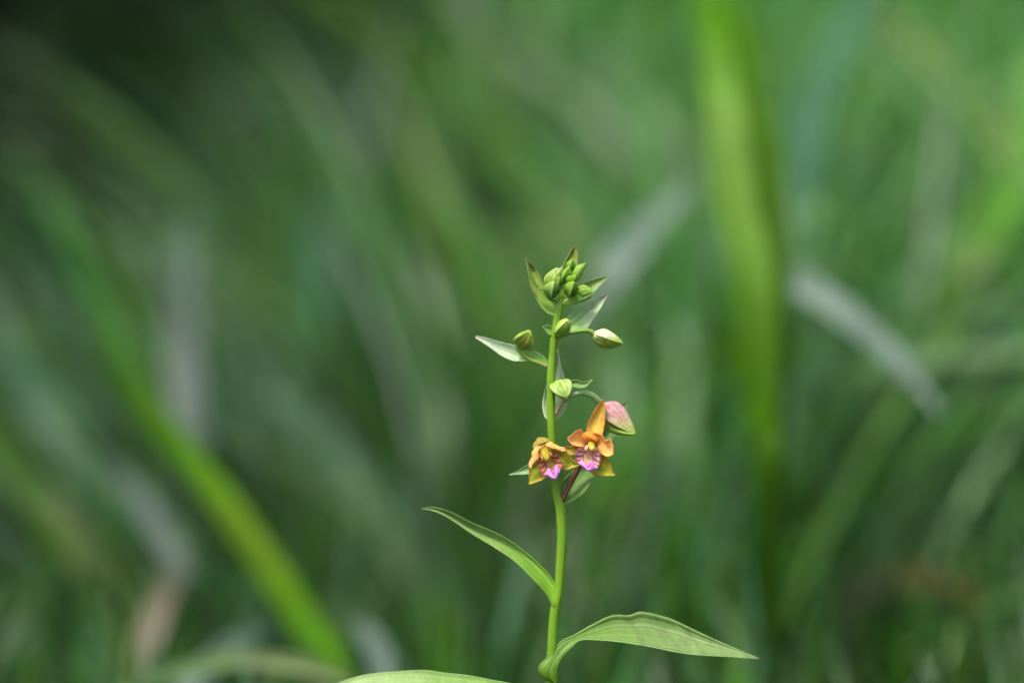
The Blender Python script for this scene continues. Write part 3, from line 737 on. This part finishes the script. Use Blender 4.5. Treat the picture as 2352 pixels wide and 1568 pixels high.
# long bract running up behind the open flower
leaf(C2, [(640, 1462), (622, 1380), (630, 1280), (720, 1170), (820, 1060), (930, 900), (1060, 730), (1180, 580), (1260, 455), (1330, 400)], [(660, 1478), (720, 1462), (850, 1380), (930, 1280), (1000, 1160), (1100, 980), (1200, 810), (1265, 640), (1318, 500), (1336, 405)], (0, -30, -90, -130), (0, -20, -80, -130), name="bract",
     M=[(648, 1470), (670, 1400), (735, 1320), (820, 1215), (910, 1105), (1010, 945), (1125, 780), (1220, 615), (1290, 480), (1334, 402)], dM=(-6, -50, -105, -132),
     colf=c_leaf(np.array([.19, .36, .06]), np.array([.20, .34, .12]), stripes=4, sa=.06, mid=LEAF_C * 1.1), nu=60, nv=25, veins=4)
leaf(C2, [(545, 1060), (460, 1040), (380, 1045), (300, 1062), (220, 1110), (150, 1148), (98, 1168)], [(545, 1110), (470, 1140), (390, 1165), (305, 1166), (230, 1170), (160, 1170), (100, 1174)], (-4, -16), (-4, -10), name="bract", bow=-5,
     colf=c_leaf(LEAF_C, np.array([.20, .36, .14]), edge=np.array([.32, .42, .24]), tipcol=np.array([.45, .5, .34]), tip_at=.92), nu=40, nv=15)

# --- buds
def c_bud(top, low, tipc=None, seam=BROWN, sa=.55, keelc=None, rng=(.2, .9)):
    def f(U, fr, pos):
        z = pos[..., 2]; zz = (z - z.min()) / (z.max() - z.min() + 1e-9)
        c = mix(low, top, smooth(rng[0], rng[1], zz))  # by height: own two-tone, and shade painted low on cluster buds
        c = mix(c, keelc if keelc is not None else np.clip(top * 1.35, 0, 1), .5 * np.exp(-(np.minimum(fr, 1 - fr) / .07) ** 2))
        c = mix(c, seam, sa * np.exp(-((fr - .5) / .045) ** 2) * smooth(.05, .3, U))
        c = mix(c, tipc if tipc is not None else top * 1.3, smooth(.86, 1, U))
        return np.clip(c * (1 + wob(pos, 2200, .07))[..., None], 0, 1)
    return f
def b1(c, base, tip, r, d0, d1, colf, phase=0.0, **k):
    return bud(W(c[0] + base[0] * c[2], c[1] + base[1] * c[2], d0), W(c[0] + tip[0] * c[2], c[1] + tip[1] * c[2], d1), r * c[2] * S, colf, orchid, phase, **k)
green = c_bud(BUD_C * .9, BUD_D * .75, seam=BUD_D * .5, keelc=BUD_Y * .8)  # low tone darkened: shade painted over the buds' own green
b1(C4, (650, 1000), (800, 490), 165, 0, 6, c_bud(np.array([.30, .44, .09]), BUD_C * .75, seam=np.array([.55, .34, .12])), .5)
b1(C4, (690, 1195), (742, 805), 165, 14, 30, c_bud(np.array([.22, .38, .07]), BUD_D * .55, seam=np.array([.16, .30, .03]), keelc=BUD_Y * .7, rng=(.35, .95)), 1.57)  # dark green bud; its low colour also carries painted shade
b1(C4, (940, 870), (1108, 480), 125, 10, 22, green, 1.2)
b1(C4, (1040, 850), (1240, 655), 85, 14, 26, c_bud(BUD_C * 1.2, BUD_C * .8, seam=BUD_D), .6)
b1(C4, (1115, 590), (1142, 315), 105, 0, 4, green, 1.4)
b1(C4, (1100, 1150), (1190, 810), 150, 14, 34, c_bud(BUD_C * .85, BUD_D * .65, seam=BUD_D * .4, keelc=BUD_Y * .7, rng=(.3, .95)), 1.57)  # shade painted into the darker low colour
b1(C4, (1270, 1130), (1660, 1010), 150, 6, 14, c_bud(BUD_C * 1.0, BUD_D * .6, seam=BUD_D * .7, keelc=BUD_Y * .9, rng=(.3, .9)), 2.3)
g = b1(C1, (1170, 1225), (1330, 1030), 92, 12, 30, c_bud(np.array([.36, .50, .10]), BUD_C * .7, seam=BUD_D), 1.2, blunt=.55)
tube("pedicel", P(C1, [(1190, 1250), (1172, 1235), (1172, 1215)], (0, 12)), np.array([4, 4, 5]) * S, lambda U, V, p: STEM_C * np.ones(p.shape), M_STEM, g, n=12)
h = b1(C1, (690, 1345), (868, 1195), 128, 4, 24, c_bud(np.array([.22, .33, .035]), np.array([.17, .26, .03]), seam=np.array([.34, .16, .03]), keelc=np.array([.30, .42, .08])), .9, blunt=.55)
def ped_col(a, b):
    return lambda U, V, p: mix(a, b, smooth(.0, .5, U)) * (1 + wob(p, 900, .06))[..., None]
tube("pedicel", P(C1, [(1075, 1625), (960, 1572), (850, 1535), (745, 1455), (700, 1390), (695, 1345)], (0, 6, 8, 6)), np.array([30, 26, 24, 26, 30, 34]) * .183 * S, ped_col(np.array([.26, .26, .10]), STEM_C * .9), M_STEM, h, n=40)
i_ = b1(C1, (1635, 1205), (2003, 1357), 118, 0, 6, c_bud(np.array([.62, .58, .40]), np.array([.26, .40, .05]), seam=np.array([.42, .22, .08]), sa=.6, keelc=np.array([.46, .56, .20]), tipc=np.array([.40, .46, .14]), rng=(.5, .85)), -.75, keel=.08)
tube("pedicel", P(C1, [(1175, 1300), (1225, 1240), (1300, 1208), (1440, 1178), (1560, 1165), (1620, 1185), (1660, 1215)], (0, 2)), np.array([26, 26, 25, 26, 30, 34, 36]) * .183 * S, ped_col(np.array([.30, .30, .10]), STEM_C * np.array([.85, .85, 2.5])), M_STEM, i_, n=40)
j = b1(C2, (610, 205), (688, 372), 108, -6, 34, c_bud(np.array([.27, .41, .08]), np.array([.22, .36, .05]), seam=np.array([.30, .17, .05]), keelc=np.array([.46, .54, .22])), .25, blunt=.5, fat=.9)
tube("pedicel", P(C2, [(540, 275), (570, 245), (610, 225)], (0, -4)), np.array([6, 5, 6]) * S, lambda U, V, p: STEM_C * np.ones(p.shape), M_STEM, j, n=12)
k_ = b1(C2, (1045, 455), (1420, 756), 122, -40, -10, c_bud(np.array([.46, .25, .25]), np.array([.30, .40, .08]), seam=np.array([.48, .10, .05]), sa=.85, keelc=np.array([.40, .22, .16]), tipc=np.array([.22, .36, .04]), rng=(.12, .75)), -.15, keel=.10, fat=.62)
leaf(C2, [(1085, 620), (1180, 672), (1290, 712), (1370, 735), (1412, 742)], [(1085, 690), (1190, 742), (1300, 758), (1370, 760), (1412, 750)], (-14, -6, -6), (-20, -8, -6), name="sepal", bow=5, colf=c_leaf(np.array([.20, .36, .03]), np.array([.26, .42, .05]), edge=np.array([.34, .44, .14])), parent=k_, nu=30, nv=13)
tube("pedicel", P(C2, [(570, 560), (620, 462), (690, 385), (770, 335), (850, 312), (950, 335), (1010, 385), (1050, 430), (1080, 490)], (0, 4, -10, -40)), np.array([20, 20, 22, 26, 30, 32, 34, 38, 36]) * .22 * S,
     ped_col(np.array([.26, .18, .10]), np.array([.22, .36, .12])), M_STEM, k_, n=50)

# --- flowers
ORANGE = np.array([.98, .54, .15]); ORANGE_L = np.array([.98, .66, .32]); OLIVE_S = np.array([.50, .46, .045]); OLIVE_G = np.array([.26, .40, .025]); RUST = np.array([.42, .16, .05])
MAROON = np.array([.24, .018, .055]); MAGENTA = np.array([.85, .03, .74]); LILAC = np.array([.56, .27, .92]); SPOT = np.array([.88, .15, .01])

def c_sepal(base=OLIVE_S, centre=OLIVE_G, edge=RUST, tipc=np.array([.30, .44, .06]), inner=None, tip_at=.9):
    def f(U, V, pos):
        e = np.abs(2 * V - 1)
        c = mix(base, centre, .8 * np.exp(-((V - .5) / .2) ** 2) * (1 - smooth(.75, .95, U)) * smooth(.0, .3, U))
        c = mix(c, np.array([.60, .48, .10]), .4 * smooth(.4, .8, e) * smooth(.2, .6, U))
        c = mix(c, edge, .75 * smooth(.88, 1, e))
        c = mix(c, tipc, smooth(tip_at, 1, U))
        return np.clip(c * (1 + wob(pos, 1500, .07))[..., None], 0, 1)
    return f
def c_petal(main=ORANGE, light=ORANGE_L, base=np.array([.50, .22, .10])):
    def f(U, V, pos):
        c = mix(base, main, smooth(0, .35, U))
        c = mix(c, light, .75 * smooth(.4, 1, U) * (.5 + .5 * np.abs(2 * V - 1)))
        c = mix(c, np.array([.70, .30, .08]), .3 * smooth(.5, .95, np.sin(pos[..., 0] * 3100 + 1) * np.sin(pos[..., 2] * 2700) + .2 * np.sin(pos[..., 0] * 7900)))
        c = c * (1 + .09 * np.cos((V - .5 + .02 * np.sin(U * 9)) * 44) * (1 - .4 * U) + .06 * np.sin(V * 17 + U * 11))[..., None]
        c = mix(c, np.array([.70, .24, .06]), .4 * smooth(.93, 1, np.abs(2 * V - 1)))
        return np.clip(c * (1 + wob(pos, 1600, .05))[..., None], 0, 1)
    return f

def c_lip(ground, spots=()):
    def f(U, V, pos):
        s = 2 * V - 1; a = np.abs(s)
        c = np.broadcast_to(ground, pos.shape).copy()
        c = mix(c, np.array([.52, .40, .06]), .75 * np.exp(-(s / .28) ** 2) * smooth(.1, .5, U))
        fl = smooth(.55, .95, np.sin(U * 37 + s * 17) * np.sin(s * 31 - U * 11)) * np.exp(-(s / .3) ** 2) * smooth(.3, .5, U)
        c = mix(c, np.array([.55, .16, .02]), .8 * fl)
        ph = U * 6.3 - a * 1.1 + .25 * np.sin(a * 5 + U * 3)
        fr = np.abs(ph - np.floor(ph) - .5)
        c = mix(c, MAROON, .92 * (1 - smooth(.15, .25, fr)) * smooth(.30, .42, a) * (1 - smooth(.96, 1, U)))
        c = mix(c, MAROON, .9 * np.exp(-((a - .38 - .06 * U) / .05) ** 2) * smooth(.25, .5, U))
        c = mix(c, np.array([.32, .03, .12]), .8 * smooth(.86, .98, a))
        for (su, ss) in spots:
            c = mix(c, SPOT, smooth(1.2, .6, np.hypot((U - su) / .09, (s - ss) / .12)))
        return np.clip(c, 0, 1)
    return f
def c_tip(seed_blobs, peaks):
    def f(U, V, pos):
        c = mix(np.array([.76, .30, .88]), np.array([.50, .30, .92]), smooth(.82, 1, V))
        c = mix(c, MAGENTA, smooth(.55, .20, V) * np.exp(-((U - .5) / .26) ** 2))
        for p in peaks:
            c = mix(c, np.array([.88, .55, .90]), smooth(.36, .1, V) * np.exp(-((U - p) / .06) ** 2))
        for bu, bv, ru, rv in seed_blobs:
            c = mix(c, SPOT, smooth(1.15, .75, np.hypot((U - bu) / ru, (V - bv) / rv)))
        return np.clip(c, 0, 1)
    return f

def fpart(fl, c, name, A, B, dA, dB, colf, M=None, dM=None, bow=0, mat=None, **k):
    k.setdefault('thick', .00015); k.setdefault('ruffle', .00005)
    return leaf(c, A, B, dA, dB, M=M, dM=dM, name=name, colf=colf, mat=mat or M_PETAL, parent=fl, bow=bow, **k)

# open flower on the far side of the stem, facing the viewer
fr_ = part_empty("flower", "wide-open orange flower with upright dorsal sepal and pink-veined lip")
D0 = 22
fpart(fr_, C2, "sepal", [(940, 800), (905, 745), (905, 690), (945, 580), (1000, 475), (1050, 415), (1074, 388)], [(1010, 800), (1050, 790), (1085, 700), (1102, 570), (1102, 480), (1092, 425), (1080, 388)], (D0, 8, 2), (D0, 8, 2),
      c_sepal(np.array([.70, .42, .07]), np.array([.58, .47, .08]), RUST * 1.1, np.array([.55, .30, .05])), bow=-12, nu=50, nv=21)
fpart(fr_, C5, "sepal", [(1560, 520), (1400, 455), (1260, 428), (1080, 465), (980, 500)], [(1520, 600), (1380, 600), (1240, 625), (1110, 580), (985, 520)], (D0 - 6, D0 - 14), (D0 - 6, D0 - 10), c_sepal(np.array([.60, .34, .05]), np.array([.36, .38, .05])), bow=-6)
fpart(fr_, C5, "sepal", [(1720, 560), (1850, 610), (1960, 665), (2030, 770), (2075, 900), (2100, 985), (2148, 1035)], [(1560, 760), (1580, 900), (1630, 975), (1710, 1046), (1860, 1057), (2020, 1056), (2142, 1055)], (D0 - 10, D0 - 8, D0 + 2), (D0 - 10, D0 - 2, D0 + 2),
      c_sepal(), M=[(1640, 660), (1720, 740), (1790, 820), (1870, 905), (1960, 980), (2060, 1020), (2148, 1046)], dM=(D0 - 14, D0 - 18, D0 - 14, D0 + 2), nu=44, nv=23)
fpart(fr_, C5, "petal", [(1570, 420), (1500, 210), (1430, 92), (1300, 142), (1160, 250)], [(1545, 445), (1430, 445), (1280, 424), (1205, 375), (1157, 285)], (D0 - 2, D0 + 8, D0 + 10), (D0 - 2, D0 + 4, D0 + 10), c_petal(),
      M=[(1555, 432), (1450, 345), (1370, 262), (1270, 240), (1157, 268)], dM=(D0 - 10, D0 - 4, D0 + 6), nu=44, nv=25, ruffle=.00012, seed=3)
fpart(fr_, C5, "petal", [(1690, 410), (1650, 175), (1780, 172), (1900, 245), (1950, 318), (2022, 278), (2085, 360), (2108, 450)], [(1745, 490), (1800, 560), (1920, 636), (2000, 662), (2070, 632), (2114, 590), (2112, 540), (2110, 480)], (D0 - 2, D0 + 6, D0 + 12), (D0 - 2, D0 + 4, D0 + 12), c_petal(),
      M=[(1720, 460), (1770, 400), (1850, 385), (1920, 395), (1975, 420), (2040, 445), (2085, 465), (2109, 470)], dM=(D0 - 10, D0 - 6, D0 + 8), nu=50, nv=25, ruffle=.00010, seed=5)
fpart(fr_, C5, "petal", [(1455, 215), (1540, 138), (1650, 170), (1740, 240), (1785, 330)], [(1530, 385), (1590, 345), (1670, 335), (1730, 375), (1782, 352)], (D0 + 8, D0 + 12), (D0 + 4, D0 + 10), c_petal(np.array([.88, .33, .04]), np.array([.88, .38, .06]), np.array([.70, .28, .08])), bow=10, nu=30, nv=17)
fpart(fr_, C5, "lip", [(1560, 480), (1500, 474), (1435, 458), (1370, 498), (1332, 590), (1318, 700), (1350, 770), (1420, 850), (1500, 930)], [(1640, 545), (1700, 578), (1770, 556), (1818, 606), (1838, 720), (1815, 820), (1785, 875), (1720, 905), (1640, 935)], (D0 + 2, D0 + 16, D0 + 18), (D0 + 2, D0 + 16, D0 + 18),
      c_lip(np.array([.72, .46, .42]), [(.36, -.32), (.40, .30)]), M=[(1600, 510), (1600, 540), (1590, 570), (1585, 610), (1580, 660), (1575, 720), (1572, 780), (1575, 850), (1580, 930)], dM=(D0 + 2, D0 - 4, D0 - 2, D0 + 10), mat=M_LIP, nu=60, nv=61)
fpart(fr_, C5, "lip_tip", [(1385, 770), (1440, 738), (1480, 718), (1525, 765), (1550, 835), (1585, 845), (1620, 775), (1675, 772), (1700, 840), (1786, 880)], [(1386, 776), (1420, 826), (1470, 870), (1520, 908), (1570, 942), (1612, 963), (1660, 948), (1710, 926), (1750, 904), (1787, 885)], (D0 + 18, D0 + 24, D0 + 18), (D0 + 22, D0 + 34, D0 + 22),
      c_tip([(.20, .12, .05, .2), (.80, .2, .05, .22), (.62, .42, .13, .12)], (.22, .77)), bow=9, mat=M_LIP, nu=60, nv=25)
cl = bud(W(C5[0] + 1640 * C5[2], C5[1] + 355 * C5[2], D0 + 2), W(C5[0] + 1665 * C5[2], C5[1] + 520 * C5[2], D0 + 24), 76 * C5[2] * S, lambda U, f_, p: mix(np.array([.55, .47, .03]), np.array([.80, .70, .16]), smooth(.55, .9, U)), fr_, .3, name="anther_cap", tri_amt=0, keel=.05, blunt=.42, mat=M_PETAL)
fpart(fr_, C5, "column", [(1600, 380), (1540, 430), (1505, 480), (1498, 515), (1530, 525)], [(1640, 400), (1600, 440), (1580, 480), (1575, 520), (1560, 530)], D0 + 6, D0 + 12, lambda U, V, p: np.array([.85, .55, .34]) * np.ones(p.shape), bow=5, nu=16, nv=9)
fpart(fr_, C5, "column", [(1700, 390), (1735, 440), (1762, 490), (1750, 540), (1732, 572)], [(1660, 400), (1690, 460), (1700, 500), (1690, 535), (1712, 560)], D0 + 6, D0 + 12, lambda U, V, p: np.array([.85, .55, .34]) * np.ones(p.shape), bow=5, nu=16, nv=9)
tube("pedicel", P(C2, [(615, 1480), (655, 1425), (720, 1290), (790, 1150), (840, 1040), (900, 930), (950, 850), (970, 800)], (0, 0, -6, -8, -6, 2, 10, 14)), np.array([24, 26, 30, 32, 36, 48, 60, 50]) * .11 * S * 2 * .5 * 2,
     lambda U, V, p: mix(np.array([.13, .055, .02]), np.array([.10, .09, .025]), smooth(.3, .7, U)), M_STEM, fr_, n=40)

# nodding flower in front of the stem
fl_ = part_empty("flower", "half-closed nodding orange flower with hooded sepal and maroon-veined lip")
E0 = 34
fpart(fl_, C5, "sepal", [(420, 475), (440, 395), (480, 330), (535, 258), (640, 256), (740, 292), (795, 345)], [(430, 480), (480, 485), (540, 420), (600, 385), (690, 352), (750, 345), (797, 350)], (E0 + 6, E0 - 8, E0 + 4), (E0 + 10, E0 + 20, E0 + 8),
      c_sepal(np.array([.36, .30, .05]), np.array([.34, .36, .06]), np.array([.34, .13, .05]), np.array([.30, .12, .05])), bow=6, nu=36, nv=19)
fpart(fl_, C5, "sepal", [(560, 640), (440, 700), (352, 800), (343, 950), (348, 1090), (352, 1180), (330, 1228)], [(620, 760), (640, 900), (700, 1000), (748, 1072), (650, 1135), (480, 1205), (336, 1234)], (E0 - 6, E0, E0 + 10), (E0 - 10, E0 + 2, E0 + 10),
      c_sepal(), M=[(590, 700), (530, 800), (510, 900), (490, 1000), (450, 1100), (400, 1180), (332, 1231)], dM=(E0 - 12, E0 - 16, E0 - 4, E0 + 10), nu=44, nv=23)
fpart(fl_, C5, "sepal", [(800, 500), (960, 490), (1075, 500), (1135, 545), (1200, 640), (1290, 735), (1370, 790), (1418, 822)], [(830, 640), (960, 760), (1030, 890), (1150, 942), (1225, 908), (1300, 885), (1370, 850), (1416, 830)], (E0 - 6, E0 + 4, E0 + 12), (E0 - 12, E0, E0 + 12),
      c_sepal(), M=[(815, 570), (950, 610), (1040, 680), (1110, 740), (1190, 790), (1280, 815), (1370, 820), (1417, 826)], dM=(E0 - 12, E0 - 16, E0 - 2, E0 + 12), nu=44, nv=23)
fpart(fl_, C5, "petal", [(700, 350), (790, 348), (900, 405), (1050, 458), (1125, 530)], [(690, 400), (720, 455), (800, 492), (900, 495), (1050, 548)], (E0 + 8, E0 + 14), (E0 + 12, E0 + 22), c_petal(ORANGE, ORANGE_L, ORANGE), bow=8, nu=40, nv=19, ruffle=.00012, seed=8)
fpart(fl_, C5, "petal", [(690, 385), (560, 400), (475, 470), (405, 560), (400, 650), (358, 760), (348, 870)], [(690, 405), (640, 480), (565, 545), (555, 640), (530, 720), (450, 775), (378, 892)], (E0 + 12, E0 + 14), (E0 + 14, E0 + 22), c_petal(ORANGE, ORANGE_L, ORANGE * .9), bow=7, nu=44, nv=19, ruffle=.00012, seed=9)
fpart(fl_, C5, "lip", [(690, 560), (600, 640), (552, 680), (530, 760), (542, 860), (585, 965), (650, 1040), (740, 1062), (800, 1075)], [(760, 560), (830, 558), (885, 548), (955, 625), (1022, 745), (1052, 835), (1022, 905), (975, 990), (900, 1060)], (E0 - 2, E0 + 16, E0 + 20), (E0 - 2, E0 + 14, E0 + 18),
      c_lip(np.array([.60, .34, .11])), M=[(730, 590), (740, 640), (755, 690), (770, 740), (790, 790), (805, 845), (820, 900), (835, 960), (850, 1060)], dM=(E0 - 2, E0 - 8, E0 - 2, E0 + 12), mat=M_LIP, nu=60, nv=61)
fpart(fl_, C5, "lip_tip", [(690, 1000), (715, 930), (745, 903), (790, 915), (820, 955), (855, 985), (884, 940), (880, 880), (915, 836), (962, 885), (996, 945)], [(691, 1005), (715, 1036), (745, 1062), (785, 1090), (825, 1108), (870, 1125), (912, 1138), (936, 1095), (957, 1050), (977, 1000), (998, 950)], (E0 + 18, E0 + 26, E0 + 18), (E0 + 24, E0 + 38, E0 + 24),
      c_tip([(.13, .15, .06, .22), (.90, .12, .05, .15), (.50, .40, .12, .16)], (.14, .83)), bow=9, mat=M_LIP, nu=60, nv=25)
bud(W(C5[0] + 660 * C5[2], C5[1] + 450 * C5[2], E0 + 2), W(C5[0] + 705 * C5[2], C5[1] + 740 * C5[2], E0 + 26), 98 * C5[2] * S, lambda U, f_, p: mix(np.array([.50, .40, .03]), np.array([.66, .52, .06]), smooth(.3, .9, U)), fl_, .2, name="anther_cap", tri_amt=0, keel=.05, blunt=.45, mat=M_PETAL)
fpart(fl_, C5, "column", [(720, 500), (770, 520), (810, 570), (838, 640)], [(720, 600), (770, 620), (800, 630), (830, 642)], E0 + 8, E0 + 14, lambda U, V, p: np.array([.82, .46, .20]) * np.ones(p.shape), bow=4, nu=16, nv=9)
fpart(fl_, C5, "column", [(600, 560), (575, 620), (590, 690), (615, 738)], [(640, 640), (630, 680), (640, 705), (622, 738)], E0 + 10, E0 + 18, lambda U, V, p: np.array([.82, .46, .20]) * np.ones(p.shape), bow=4, nu=16, nv=9)
tube("pedicel", P(C2, [(545, 1090), (500, 1060), (470, 1000), (450, 930), (450, 880)], (-2, 0, 4, 14, 22)), np.array([10, 10, 12, 16, 14]) * .4 * S, lambda U, V, p: np.array([.16, .20, .04]) * np.ones(p.shape), M_STEM, fl_, n=24)
